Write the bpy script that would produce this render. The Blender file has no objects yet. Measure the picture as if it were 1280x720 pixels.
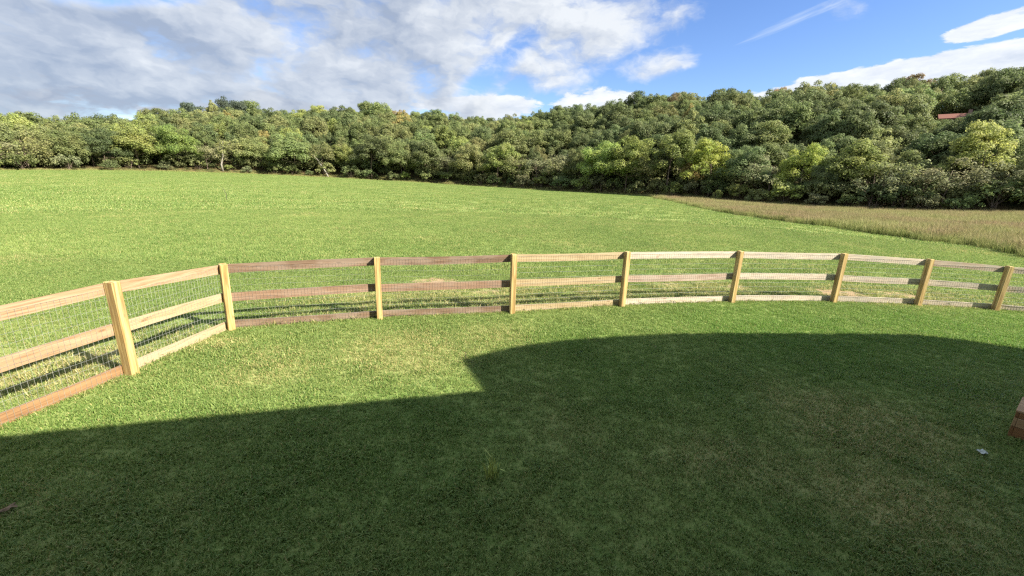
import bpy, bmesh, math, random
import numpy as np
from mathutils import Vector, Matrix, Euler

random.seed(7)
rng = np.random.default_rng(11)
scn = bpy.context.scene
COL = scn.collection
R = math.radians

# ------------------------------------------------------------------ helpers
def link(o):
    COL.objects.link(o)
    return o

def tag(o, label=None, cat=None, group=None, kind=None):
    if label: o['label'] = label
    if cat: o['category'] = cat
    if group: o['group'] = group
    if kind: o['kind'] = kind
    return o

def empty(name, loc=(0, 0, 0), rz=0.0):
    o = bpy.data.objects.new(name, None)
    o.location = loc
    o.rotation_euler = (0, 0, rz)
    o.empty_display_size = .3
    return link(o)

def mesh_obj(name, verts, faces, mat=None, parent=None, smooth=False):
    me = bpy.data.meshes.new(name)
    me.from_pydata([tuple(map(float, v)) for v in verts], [], [tuple(map(int, f)) for f in faces])
    me.update()
    if mat is not None: me.materials.append(mat)
    if smooth: me.polygons.foreach_set('use_smooth', [True] * len(me.polygons))
    o = bpy.data.objects.new(name, me)
    if parent is not None: o.parent = parent
    return link(o)

def quads_mesh(name, V, mat, nper=4):
    """V: (n, nper, 3) array of separate polygons -> mesh data"""
    n = V.shape[0]
    me = bpy.data.meshes.new(name)
    me.vertices.add(n * nper)
    me.vertices.foreach_set('co', V.reshape(-1).astype(np.float32))
    me.loops.add(n * nper)
    me.loops.foreach_set('vertex_index', np.arange(n * nper, dtype=np.int32))
    me.polygons.add(n)
    me.polygons.foreach_set('loop_start', np.arange(0, n * nper, nper, dtype=np.int32))
    me.polygons.foreach_set('loop_total', np.full(n, nper, dtype=np.int32))
    me.update(calc_edges=True)
    me.materials.append(mat)
    return me

class MB:
    """collects solids into one mesh"""
    def __init__(s): s.v = []; s.f = []
    def add(s, v, f):
        b = len(s.v); s.v += [tuple(x) for x in v]; s.f += [tuple(i + b for i in q) for q in f]
    def box(s, x0, x1, y0, y1, z0, z1, M=None):
        v = [Vector((x, y, z)) for z in (z0, z1) for y in (y0, y1) for x in (x0, x1)]
        if M is not None: v = [M @ p for p in v]
        s.add(v, [(0, 2, 3, 1), (4, 5, 7, 6), (0, 1, 5, 4), (2, 6, 7, 3), (0, 4, 6, 2), (1, 3, 7, 5)])
    def tube(s, pts, rad, n=6, cap=True):
        pts = [Vector(p) for p in pts]
        rings = []
        for i, p in enumerate(pts):
            d = (pts[min(i + 1, len(pts) - 1)] - pts[max(i - 1, 0)]).normalized()
            a = d.orthogonal().normalized() if i == 0 else (rings[-1][1] - d * rings[-1][1].dot(d)).normalized()
            b = d.cross(a)
            rings.append(([p + (a * math.cos(2 * math.pi * k / n) + b * math.sin(2 * math.pi * k / n)) * rad[i] for k in range(n)], a))
        v = [q for r in rings for q in r[0]]
        f = []
        for i in range(len(pts) - 1):
            for k in range(n):
                k2 = (k + 1) % n
                f.append((i * n + k, i * n + k2, (i + 1) * n + k2, (i + 1) * n + k))
        if cap:
            f.append(tuple(range(n - 1, -1, -1))); f.append(tuple((len(pts) - 1) * n + k for k in range(n)))
        s.add(v, f)
    def build(s, name, mat, parent=None, smooth=False, bevel=0):
        o = mesh_obj(name, s.v, s.f, mat, parent, smooth)
        if bevel:
            bm = bmesh.new(); bm.from_mesh(o.data)
            es = [e for e in bm.edges if len(e.link_faces) == 2 and e.calc_face_angle(0) > .6]
            bmesh.ops.bevel(bm, geom=es, offset=bevel, segments=1, affect='EDGES')
            bm.to_mesh(o.data); bm.free()
        return o

# value-noise used for planting (world positions)
_tab = rng.random((256, 256))
def vnoise(x, y):
    xi = np.floor(x).astype(int); yi = np.floor(y).astype(int)
    fx = x - xi; fy = y - yi
    fx = fx * fx * (3 - 2 * fx); fy = fy * fy * (3 - 2 * fy)
    t = lambda a, b: _tab[a & 255, b & 255]
    return (t(xi, yi) * (1 - fx) + t(xi + 1, yi) * fx) * (1 - fy) + (t(xi, yi + 1) * (1 - fx) + t(xi + 1, yi + 1) * fx) * fy
def fbm(x, y, o=4):
    s = 0; a = .5; 
    for i in range(o):
        s = s + a * vnoise(x * 2 ** i + 17 * i, y * 2 ** i + 31 * i); a *= .5
    return s / (1 - .5 ** o)

# ------------------------------------------------------------------ terrain
# azimuth (deg from +Y, clockwise), distance of the wood's edge, ground height there
BASE = np.array([(-180, 150, 0), (-100, 150, 0), (-53.38, 150, 0.7), (-50.9, 165, 0.66), (-46.06, 175, 1.22), (-40.25, 178, 1.78), (-33.27, 175, 1.95),
    (-20.35, 165, 1.56), (-2.71, 145, 0.7), (6.02, 132, 0.4), (16.51, 118, 0.34), (22.38, 110, 0.0), (34.26, 100, -0.33),
    (42.94, 98, -0.1), (50.59, 100, 0.4), (53.09, 102, 0.5), (100, 110, 0), (180, 150, 0)], float)
SKY = np.array([(-180, .0), (-100, .02), (-52.6, 0.0599), (-50.1, 0.0636), (-47.9, 0.0664), (-45.3, 0.0769), (-43.2, 0.0766), (-40.7, 0.0948), (-37.1, 0.1163),
    (-33.5, 0.1284), (-30.2, 0.1225), (-24.4, 0.1379), (-19.0, 0.1501), (-16.1, 0.1478), (-12.2, 0.1496), (-9.2, 0.1497),
    (-5.0, 0.1435), (-0.9, 0.1534), (3.3, 0.1642), (7.3, 0.174), (11.4, 0.1795), (15.1, 0.1967), (19.8, 0.1932), (24.2, 0.1962),
    (29.0, 0.1942), (32.0, 0.2002), (35.4, 0.1974), (38.6, 0.193), (41.5, 0.1921), (44.2, 0.1896), (46.1, 0.1928), (47.9, 0.1934),
    (50.4, 0.1892), (60, .18), (110, .05), (180, 0)], float)
CAMH = 2.5
TREEH = 12.5
def edge_d(az): return np.interp(az, BASE[:, 0], BASE[:, 1])
def edge_z(az): return np.interp(az, BASE[:, 0], BASE[:, 2])
def crest_d(az): return edge_d(az) + np.interp(az, [-180, -55, -30, 0, 20, 55, 180], [90, 70, 75, 90, 95, 110, 90])
def sstep(a, b, x):
    t = np.clip((x - a) / (b - a), 0, 1); return t * t * (3 - 2 * t)
def crest_z(az):
    return np.maximum(CAMH + crest_d(az) * np.interp(az, SKY[:, 0], SKY[:, 1]) - TREEH, 0.5)
def ground_z(x, y):
    x = np.asarray(x, float); y = np.asarray(y, float)
    r = np.hypot(x, y); az = np.degrees(np.arctan2(x, y))
    D = edge_d(az); zb = edge_z(az); D2 = crest_d(az); zc = crest_z(az)
    zf = zb * sstep(.12, 1, r / D)
    t = np.clip((r - D) / (D2 - D), 0, 1)
    zh = zb + (zc - zb) * (t * (1.25 - .25 * t))
    far = zc * (1 - .35 * sstep(D2 + 20, D2 + 900, r))
    return np.where(r < D, zf, np.where(r < D2, zh, far))

# ------------------------------------------------------------------ node helpers
def new_mat(name):
    m = bpy.data.materials.new(name); m.use_nodes = True
    nt = m.node_tree; nt.nodes.clear()
    return m, nt
class N:
    def __init__(s, nt): s.nt = nt
    def node(s, t, **kw):
        n = s.nt.nodes.new(t)
        for k, v in kw.items(): setattr(n, k, v)
        return n
    def put(s, sock, v):
        if isinstance(v, bpy.types.NodeSocket): s.nt.links.new(v, sock)
        elif v is not None: sock.default_value = v
    def m(s, op, a, b=None, c=None, clamp=False):
        n = s.node('ShaderNodeMath', operation=op, use_clamp=clamp)
        s.put(n.inputs[0], a); s.put(n.inputs[1], b)
        if c is not None: s.put(n.inputs[2], c)
        return n.outputs[0]
    def vm(s, op, a, b=None, out=0):
        n = s.node('ShaderNodeVectorMath', operation=op)
        s.put(n.inputs[0], a); s.put(n.inputs[1], b)
        return n.outputs[out]
    def scale(s, v, xyz):
        return s.vm('MULTIPLY', v, xyz)
    def noise(s, vec, scale, detail=4, rough=.55, dist=0, out=0):
        n = s.node('ShaderNodeTexNoise')
        s.put(n.inputs['Vector'], vec); s.put(n.inputs['Scale'], scale); s.put(n.inputs['Detail'], detail)
        s.put(n.inputs['Roughness'], rough); s.put(n.inputs['Distortion'], dist)
        return n.outputs[out]
    def mix(s, f, a, b):
        n = s.node('ShaderNodeMix', data_type='RGBA')
        s.put(n.inputs[0], f); s.put(n.inputs[6], a); s.put(n.inputs[7], b)
        return n.outputs[2]
    def mixf(s, f, a, b):
        n = s.node('ShaderNodeMix', data_type='FLOAT')
        s.put(n.inputs[0], f); s.put(n.inputs[2], a); s.put(n.inputs[3], b)
        return n.outputs[0]
    def ss(s, lo, hi, v, t0=0., t1=1.):
        n = s.node('ShaderNodeMapRange', interpolation_type='SMOOTHSTEP')
        s.put(n.inputs[0], v); s.put(n.inputs[1], lo); s.put(n.inputs[2], hi); s.put(n.inputs[3], t0); s.put(n.inputs[4], t1)
        return n.outputs[0]
    def sep(s, v):
        n = s.node('ShaderNodeSeparateXYZ'); s.put(n.inputs[0], v); return n.outputs
    def comb(s, x, y, z):
        n = s.node('ShaderNodeCombineXYZ'); s.put(n.inputs[0], x); s.put(n.inputs[1], y); s.put(n.inputs[2], z); return n.outputs[0]
    def pos(s): return s.node('ShaderNodeNewGeometry').outputs['Position']
    def bump(s, h, strength=.5, dist=.01):
        n = s.node('ShaderNodeBump'); s.put(n.inputs['Height'], h); n.inputs['Strength'].default_value = strength; n.inputs['Distance'].default_value = dist
        return n.outputs[0]
    def principled(s, col, rough=.8, spec=.3, normal=None, metal=0.):
        p = s.node('ShaderNodeBsdfPrincipled')
        s.put(p.inputs['Base Color'], col); s.put(p.inputs['Roughness'], rough); s.put(p.inputs['Specular IOR Level'], spec)
        s.put(p.inputs['Metallic'], metal)
        if normal is not None: s.put(p.inputs['Normal'], normal)
        return p.outputs[0]
    def out(s, sh):
        o = s.node('ShaderNodeOutputMaterial'); s.nt.links.new(sh, o.inputs[0])
def C4(r, g, b): return (r, g, b, 1.)

# bare-earth patches along the outside of the fence and worn lawn: (x, y, radius, strength)
SOIL = [(-5.6, 5.3, 0.69, 0.50), (-5.9, 4.3, 0.75, 0.50), (-5.3, 6.3, 0.62, 0.42), (-6.6, 5.2, 0.62, 0.30), (-1.9, 9.9, 0.94, 0.82), (-.6, 9.2, 0.62, 0.61), (.7, 10.2, 0.69, 0.61),
        (1.9, 9.6, 0.75, 0.61), (4.2, 10.6, 0.69, 0.61), (6.1, 10.6, 0.88, 0.61), (8.6, 10.4, 1.12, 0.82), (10.2, 10.5, 1.00, 0.71), (12.6, 10.6, 1.12, 0.61),
        (-2.2, 12.2, 0.88, 0.51), (-3.4, 8.6, 0.75, 0.41)]
DRY = [(4.0, 4.2, 1.4, .5), (3.3, 3.0, 1.1, .45), (2.3, 3.4, .8, .3), (.6, 3.7, .6, .15), (-1.6, 5.7, 1.5, .45), (-3.2, 5.0, 1.0, .35), (-4.3, 5.6, .6, .5), (-.6, 8.9, 2.0, .35), (2.5, 9.6, 2.0, .3),
       (-2.9, 8.3, 1.2, .4), (-.3, 6.5, 1.0, .35), (-5.6, 4.8, 1.3, .5), (5., 10.4, 2, .3), (9.5, 10.4, 2.2, .4)]
LUSH = [(5.2, 7.0, 3.6, .95), (8.6, 7.3, 3.2, .9), (1.6, 5.6, 2.2, .7), (-1.2, 3.6, 1.8, .4), (-4.2, 3.4, 1.6, .4), (11, 8, 2.5, .8)]
def blobs_np(L, x, y):
    s = np.zeros_like(x)
    for bx, by, br, k in L: s = np.maximum(s, k * (1 - sstep(.25, 1.1, np.hypot((x - bx) / br, (y - by) / br * 1.2))))
    return s
def blobs_nodes(n, L, x, y):
    acc = None
    for bx, by, br, k in L:
        dx = n.m('MULTIPLY', n.m('SUBTRACT', x, bx), 1 / br); dy = n.m('MULTIPLY', n.m('SUBTRACT', y, by), 1.2 / br)
        d = n.m('SQRT', n.m('ADD', n.m('MULTIPLY', dx, dx), n.m('MULTIPLY', dy, dy)))
        v = n.ss(.25, 1.1, d, k, 0.)
        acc = v if acc is None else n.m('MAXIMUM', acc, v)
    return acc

def turf_group():
    """species / dryness of the turf over the whole field, from world position"""
    g = bpy.data.node_groups.new('turf_mix', 'ShaderNodeTree')
    g.interface.new_socket('Dry', in_out='OUTPUT', socket_type='NodeSocketFloat')
    g.interface.new_socket('Tone', in_out='OUTPUT', socket_type='NodeSocketFloat')
    g.interface.new_socket('Soil', in_out='OUTPUT', socket_type='NodeSocketFloat')
    g.interface.new_socket('Lush', in_out='OUTPUT', socket_type='NodeSocketFloat')
    n = N(g); p = n.pos(); x, y, _ = n.sep(p)
    p2 = n.comb(x, y, 0.)
    warp = n.noise(p2, .9, 3, .6, out=1)
    pw = n.vm('ADD', p2, n.scale(n.vm('SUBTRACT', warp, (.5, .5, .5)), (.9, .9, 0)))
    a = n.noise(p2, .32, 4, .6); b = n.noise(p2, 2.3, 3, .6); c = n.noise(n.scale(p2, (.35, 1., 1.)), .05, 4, .6)
    xs, ys, _ = n.sep(pw)
    d = n.m('ADD', n.m('MULTIPLY', a, .55), n.m('ADD', n.m('MULTIPLY', b, .3), n.m('MULTIPLY', c, .3)))
    dry = n.ss(.55, .76, d)
    dry = n.m('ADD', n.m('MULTIPLY', dry, .45), blobs_nodes(n, DRY, xs, ys), clamp=True)
    # faint mowing passes and old hay streaks far out in the field
    far = n.ss(14, 30, y)
    st = n.noise(n.scale(p2, (.12, 1.1, 1.)), .9, 3, .65)
    st2 = n.noise(n.scale(p2, (.25, 1., 1.)), .16, 3, .6)
    hay = n.m('MULTIPLY', n.ss(.56, .74, n.m('ADD', n.m('MULTIPLY', st, .55), n.m('MULTIPLY', st2, .5))), .36)
    dry = n.m('MAXIMUM', dry, n.m('MULTIPLY', hay, far))
    tone = n.m('ADD', n.m('MULTIPLY', n.noise(p2, .14, 3, .6), .6), n.m('MULTIPLY', n.noise(p2, 1.1, 3), .4))
    mow = n.m('SINE', n.m('ADD', n.m('MULTIPLY', n.m('ADD', n.m('MULTIPLY', xs, .93), n.m('MULTIPLY', ys, -.36)), 2.1), n.m('MULTIPLY', a, 3.)))
    tone = n.m('ADD', tone, n.m('MULTIPLY', n.m('MULTIPLY', mow, far), .055))
    soil = blobs_nodes(n, SOIL, xs, ys)
    lush = n.m('MULTIPLY', blobs_nodes(n, LUSH, xs, ys), n.ss(.25, .55, n.m('ADD', n.m('MULTIPLY', a, .5), n.m('MULTIPLY', b, .5))))
    dry = n.m('MULTIPLY', dry, n.m('SUBTRACT', 1., n.m('MULTIPLY', lush, .7)))
    o = n.node('NodeGroupOutput')
    for k, v in zip(('Dry', 'Tone', 'Soil', 'Lush'), (dry, tone, soil, lush)): g.links.new(v, o.inputs[k])
    return g
TURF = turf_group()

GREEN_D = C4(.118, .205, .047); GREEN_L = C4(.288, .352, .110); STRAW = C4(.52, .46, .22); DIRT = C4(.20, .125, .07)

def mat_ground():
    m, nt = new_mat('field_turf'); n = N(nt)
    t = n.node('ShaderNodeGroup'); t.node_tree = TURF
    fine = n.noise(n.pos(), 14., 4, .7)
    g = n.mix(n.ss(.3, .7, n.m('ADD', n.m('MULTIPLY', t.outputs['Tone'], .6), n.m('MULTIPLY', fine, .4))), GREEN_D, GREEN_L)
    thatch = n.mix(n.ss(.45, .65, fine), C4(.055, .075, .025), C4(.14, .14, .06))
    g = n.mix(.35, g, thatch)
    g = n.mix(n.m('MULTIPLY', t.outputs['Dry'], .8), g, n.mix(.3, STRAW, DIRT))
    dirt = n.mix(n.noise(n.pos(), 30., 3), C4(.20, .14, .08), C4(.36, .27, .16))
    g = n.mix(n.ss(.3, .75, n.m('ADD', t.outputs['Soil'], n.m('MULTIPLY', n.m('SUBTRACT', fine, .5), .8))), g, dirt)
    h = n.m('ADD', fine, n.m('MULTIPLY', n.noise(n.pos(), 60., 2), .5))
    n.out(n.principled(g, .95, .1, n.bump(h, .8, .03)))
    return m
def mat_forest_floor():
    m, nt = new_mat('forest_floor'); n = N(nt)
    f = n.noise(n.pos(), .4, 5, .7)
    n.out(n.principled(n.mix(n.ss(.35, .65, f), C4(.035, .045, .016), C4(.085, .06, .03)), .95, .1, n.bump(f, .6, .3)))
    return m
def leaf_shader(n, col, trans=.35, tcol=None, rough=.55, spec=.25):
    d = n.principled(col, rough, spec)
    tr = n.node('ShaderNodeBsdfTranslucent'); n.put(tr.inputs[0], tcol if tcol is not None else col)
    mx = n.node('ShaderNodeMixShader'); mx.inputs[0].default_value = trans
    n.nt.links.new(d, mx.inputs[1]); n.nt.links.new(tr.outputs[0], mx.inputs[2])
    return mx.outputs[0]
def mat_blade(name, straw_bias=0.):
    m, nt = new_mat(name); n = N(nt)
    t = n.node('ShaderNodeGroup'); t.node_tree = TURF
    ri = n.node('ShaderNodeNewGeometry').outputs['Random Per Island']
    f = n.m('ADD', n.m('MULTIPLY', t.outputs['Tone'], .55), n.m('MULTIPLY', ri, .45))
    g = n.mix(n.ss(.3, .72, f), GREEN_D, GREEN_L)
    g = n.mix(n.m('MULTIPLY', t.outputs['Lush'], .8), g, n.mix(ri, C4(.085, .195, .03), C4(.165, .30, .055)))
    r2 = n.m('FRACT', n.m('MULTIPLY', ri, 17.31))
    dry = n.ss(-.12, .12, n.m('SUBTRACT', n.m('ADD', n.m('MULTIPLY', t.outputs['Dry'], .75), .07 + straw_bias), r2))
    straw = n.mix(n.m('FRACT', n.m('MULTIPLY', ri, 53.7)), C4(.36, .31, .12), C4(.60, .54, .26))
    c = n.mix(dry, g, straw)
    n.out(leaf_shader(n, c, .42, rough=.5, spec=.3))
    return m
M_ground = mat_ground(); M_floor = mat_forest_floor(); M_blade = mat_blade('grass_blade'); M_rough = mat_blade('rough_blade', .22)

# ---- ground: one polar sheet out to the horizon
def build_ground():
    az = np.concatenate([np.linspace(-180, -64, 30, endpoint=False), np.linspace(-64, 64, 257), np.linspace(64, 180, 30, endpoint=False)[1:]])
    fr = np.concatenate([[.0], np.geomspace(.006, 1, 60)])           # fractions of edge distance
    fh = np.linspace(0, 1, 14)[1:]
    ro = np.array([40, 100, 220, 500, 1200, 3000, 8000.])
    rings = []
    D = edge_d(az); D2 = crest_d(az)
    for q in fr: rings.append(D * q)
    k_edge = len(rings)
    for q in fh: rings.append(D + (D2 - D) * q)
    for q in ro: rings.append(D2 + q)
    rr = np.array(rings)
    A = np.radians(az)[None, :]
    X = rr * np.sin(A); Y = rr * np.cos(A)
    Rr = np.hypot(X, Y)
    Z = ground_z(X, Y)
    Z[k_edge - 1] = edge_z(az)
    wob = (fbm(X * .12 + 9, Y * .12 + 3) - .5) * .35 * sstep(18, 60, Rr)
    Z = Z + np.where(np.arange(len(rings))[:, None] < k_edge - 1, wob, 0)
    hill = np.arange(len(rings))[:, None] >= k_edge
    Z = Z + np.where(hill, (fbm(X * .03, Y * .03) - .5) * 3 * (Rr < 400), 0)
    nr, na = rr.shape
    V = np.stack([X, Y, Z], -1).reshape(-1, 3)
    F = []; MI = []
    for i in range(nr - 1):
        for j in range(na):
            j2 = (j + 1) % na
            if i == 0:
                F.append((0, (i + 1) * na + j2, (i + 1) * na + j)) 
            else:
                F.append((i * na + j, i * na + j2, (i + 1) * na + j2, (i + 1) * na + j))
            MI.append(0 if i < k_edge - 1 else 1)
    o = mesh_obj('ground', V, F, M_ground)
    o.data.materials.append(M_floor)
    o.data.polygons.foreach_set('material_index', MI)
    bm = bmesh.new(); bm.from_mesh(o.data); bmesh.ops.remove_doubles(bm, verts=bm.verts, dist=1e-5)
    bmesh.ops.recalc_face_normals(bm, faces=bm.faces)
    if sum(f.normal.z for f in bm.faces) < 0: bmesh.ops.reverse_faces(bm, faces=bm.faces)
    bm.to_mesh(o.data); bm.free()
    o.data.polygons.foreach_set('use_smooth', [True] * len(o.data.polygons))
    tag(o, kind='structure')
    return o
ground = build_ground()
def field_wob(x, y):
    r = np.hypot(x, y)
    return (fbm(x * .12 + 9, y * .12 + 3) - .5) * .35 * sstep(18, 60, r)
def gz(x, y):
    x = np.asarray(x, float); y = np.asarray(y, float)
    az = np.degrees(np.arctan2(x, y)); r = np.hypot(x, y)
    return ground_z(x, y) + np.where(r < edge_d(az) - 3, field_wob(x, y), 0)

# ------------------------------------------------------------------ grass scatter (geometry nodes, stuff)
def blade_patch(name, size, nb, h, w, mat, bend=.6, lean=.35, seed=0):
    """mesh data: a mat of nb tapered blades, each a bent strip"""
    r = np.random.default_rng(seed)
    x = (r.random(nb) - .5) * size; y = (r.random(nb) - .5) * size
    a = r.random(nb) * 2 * np.pi; hh = h * (.45 + .75 * r.random(nb)); ww = w * (.7 + .6 * r.random(nb))
    la = r.random(nb) * 2 * np.pi; ll = hh * (lean * .4 + bend * r.random(nb))
    base = np.stack([x, y, np.full(nb, -.004)], -1)
    side = np.stack([np.cos(a), np.sin(a), np.zeros(nb)], -1) * ww[:, None] * .5
    dirv = np.stack([np.cos(la), np.sin(la), np.zeros(nb)], -1)
    mid = base + dirv * (ll * .35)[:, None]; mid[:, 2] += hh * .62
    tip = base + dirv * ll[:, None]; tip[:, 2] += hh * (1. - .3 * np.minimum(ll / hh, 1))
    V = np.stack([base - side, base + side, mid + side * .8, mid - side * .8, tip], 1)   # 5 verts
    me = bpy.data.meshes.new(name)
    n = nb
    vv = V.reshape(-1, 3); i = np.arange(n)[:, None] * 5
    F = [tuple(q) for q in (i + np.array([[0, 1, 2, 3]]))] + [tuple(q) for q in (i + np.array([[3, 2, 4]]))]
    me.from_pydata([tuple(map(float, q)) for q in vv], [], [tuple(map(int, q)) for q in F])
    me.materials.append(mat); me.update()
    return me

def scatter(name, pts, rot, sc, protos, idx, label=None):
    """points object + nodes that put one of the prototypes on every point"""
    me = bpy.data.meshes.new(name); n = len(pts)
    me.vertices.add(n); me.vertices.foreach_set('co', np.asarray(pts, np.float32).reshape(-1))
    for nm, ty, dat in (('rz', 'FLOAT', rot), ('sc', 'FLOAT', sc), ('vi', 'INT', idx)):
        at = me.attributes.new(nm, ty, 'POINT'); at.data.foreach_set('value', np.asarray(dat, np.float32 if ty == 'FLOAT' else np.int32))
    o = link(bpy.data.objects.new(name, me))
    g = bpy.data.node_groups.new(name + '_nodes', 'GeometryNodeTree')
    g.interface.new_socket('Geometry', in_out='INPUT', socket_type='NodeSocketGeometry')
    g.interface.new_socket('Geometry', in_out='OUTPUT', socket_type='NodeSocketGeometry')
    gi = g.nodes.new('NodeGroupInput'); go = g.nodes.new('NodeGroupOutput')
    join = g.nodes.new('GeometryNodeJoinGeometry'); jo = g.nodes.new('GeometryNodeJoinGeometry')
    def attr(nm, ty):
        a = g.nodes.new('GeometryNodeInputNamedAttribute'); a.data_type = ty; a.inputs[0].default_value = nm; return a.outputs[0]
    e2r = g.nodes.new('FunctionNodeEulerToRotation'); cx = g.nodes.new('ShaderNodeCombineXYZ')
    g.links.new(attr('rz', 'FLOAT'), cx.inputs[2]); g.links.new(cx.outputs[0], e2r.inputs[0])
    for k, pm in enumerate(protos):
        po = bpy.data.objects.new(name + '_source', pm)
        oi = g.nodes.new('GeometryNodeObjectInfo'); oi.inputs['Object'].default_value = po; oi.inputs['As Instance'].default_value = True
        ip = g.nodes.new('GeometryNodeInstanceOnPoints')
        cmp = g.nodes.new('FunctionNodeCompare'); cmp.data_type = 'INT'; cmp.operation = 'EQUAL'
        ii = [s for s in cmp.inputs if s.enabled]
        g.links.new(attr('vi', 'INT'), ii[0]); ii[1].default_value = k
        g.links.new(gi.outputs[0], ip.inputs['Points']); g.links.new(oi.outputs['Geometry'], ip.inputs['Instance'])
        g.links.new(cmp.outputs[0], ip.inputs['Selection'])
        g.links.new(e2r.outputs[0], ip.inputs['Rotation']); g.links.new(attr('sc', 'FLOAT'), ip.inputs['Scale'])
        g.links.new(ip.outputs[0], jo.inputs[0])
    g.links.new(jo.outputs[0], go.inputs[0])
    md = o.modifiers.new('scatter', 'NODES'); md.node_group = g
    return o

def view_filter(x, y, margin=4):
    az = np.degrees(np.arctan2(x, y)); return np.abs(az) < 53 + margin

MEADOW_EDGE = np.array([(23.5, -2), (23.76, 18.97), (24.64, 22.63), (24.96, 28.12), (25.48, 37.0), (24.51, 49.76), (28.1, 71.28), (34.0, 105), (34.6, 140)], float)
def meadow_side(x, y):
    return x - np.interp(y, MEADOW_EDGE[:, 1], MEADOW_EDGE[:, 0]) - (vnoise(x * 0 + 3.3, y * .7) - .5) * 1.6 - (vnoise(x * 0 + 7.3, y * .17) - .5) * 1.5

POSTS = [(-5.08, 2.6), (-4.75, 4.62), (-4.6, 6.28), (-2.41, 7.12), (0.0, 7.75), (2.36, 8.5), (5.08, 9.18), (7.7, 9.53), (9.75, 9.54), (11.42, 9.37), (13.3, 8.9)]
def lawn_scatter():
    P = []; RZ = []; SC = []; VI = []
    protos = [blade_patch('grass_source', .17, 48, .046, .0076, M_blade, .9, .5, 1), blade_patch('grass_source', .17, 46, .058, .0076, M_blade, 1.0, .5, 2),
              blade_patch('grass_source', .17, 42, .040, .0086, M_blade, 1.2, .7, 3),
              blade_patch('grass_source', .5, 110, .07, .010, M_blade, .8, .4, 4), blade_patch('grass_source', .5, 110, .085, .011, M_blade, .8, .4, 5),
              blade_patch('grass_source', 1.5, 150, .10, .030, M_blade, .7, .4, 6), blade_patch('grass_source', 1.5, 150, .12, .032, M_blade, .7, .4, 7),
              blade_patch('grass_source', .15, 34, .075, .0062, M_rough, 1.0, .6, 8), blade_patch('grass_source', .15, 30, .09, .006, M_rough, 1.1, .7, 9)]
    def add(x, y, sc, v):
        z = gz(x, y)
        P.append(np.stack([x, y, z], -1)); RZ.append(rng.random(len(x)) * 6.283); SC.append(sc); VI.append(v)
    # near lawn
    s = .080
    gx, gy = np.meshgrid(np.arange(-15, 17, s), np.arange(.5, 11.2, s))
    x = (gx + (rng.random(gx.shape) - .5) * s * 1.3).ravel(); y = (gy + (rng.random(gx.shape) - .5) * s * 1.3).ravel()
    so = blobs_np(SOIL, x, y)
    k = view_filter(x, y, 26) & (rng.random(len(x)) > so * 1.1)
    x, y = x[k], y[k]
    big = fbm(x * .8, y * .8)
    clump = sstep(.5, .72, fbm(x * 2.6 + 40, y * 2.6))
    add(x, y, (.70 + .50 * big * (.5 + .8 * rng.random(len(x)))) * (.88 + .32 * clump), rng.integers(0, 3, len(x)))
    # rougher unmown strip just outside the fence and tufts at its foot
    fx = np.array([q[0] for q in POSTS]); fy = np.array([q[1] for q in POSTS])
    for (i0, i1) in [(i, i + 1) for i in range(len(POSTS) - 1)]:
        a = np.array(POSTS[i0]); b = np.array(POSTS[i1]); d = b - a; L = np.hypot(*d); d = d / L; nr = np.array([-d[1], d[0]])
        n_ = int(L * 150)
        u = rng.random(n_) * L; v = .06 + 1.7 * rng.random(n_) ** 1.3
        p = a + d * u[:, None] + nr * v[:, None]
        k = (rng.random(n_) > blobs_np(SOIL, p[:, 0], p[:, 1]) * 1.15) & (fbm(p[:, 0] * 1.3, p[:, 1] * 1.3) > .40)
        p = p[k]; n_s = .8 + .75 * rng.random(len(p)); add(p[:, 0], p[:, 1], n_s[:len(p)], rng.integers(7, 9, len(p)))
        n_ = int(L * 12)
        u = rng.random(n_) * L; v = -.03 - .05 * rng.random(n_)
        p = a + d * u[:, None] + nr * v[:, None]
        add(p[:, 0], p[:, 1], .45 + .45 * rng.random(n_), rng.integers(7, 9, n_))
    # field, middle distance
    def band(s, y0, y1, xm, v0, v1, r0, r1, scl):
        gx, gy = np.meshgrid(np.arange(-xm, xm, s), np.arange(y0, y1, s))
        x = (gx + (rng.random(gx.shape) - .5) * s * 1.2).ravel(); y = (gy + (rng.random(gx.shape) - .5) * s * 1.2).ravel()
        r = np.hypot(x, y); az = np.degrees(np.arctan2(x, y))
        k = view_filter(x, y, 7) & (r > r0) & (r < r1) & (y > 0) & (meadow_side(x, y) < .3) & (r < edge_d(az) - 1) & (rng.random(len(x)) > blobs_np(SOIL, x, y) * 1.1)
        x, y = x[k], y[k]
        add(x, y, scl * (.7 + .6 * fbm(x * .4, y * .4)) * (.8 + .4 * rng.random(len(x))), rng.integers(v0, v1, len(x)))
    gx = None
    band(.26, 11.2, 34, 45, 3, 5, 0, 34, .95)
    band(.26, 5, 11.2, 32, 3, 5, 15.5, 34, .95)
    band(1.0, 5, 180, 210, 5, 7, 33, 182, 1.)
    o = scatter('grass', np.concatenate(P), np.concatenate(RZ), np.concatenate(SC), protos, np.concatenate(VI))
    tag(o, 'short mown lawn and field grass, green mixed with straw yellow', 'grass', kind='stuff')
    print('grass patches', sum(map(len, P)))
lawn_scatter()

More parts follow.
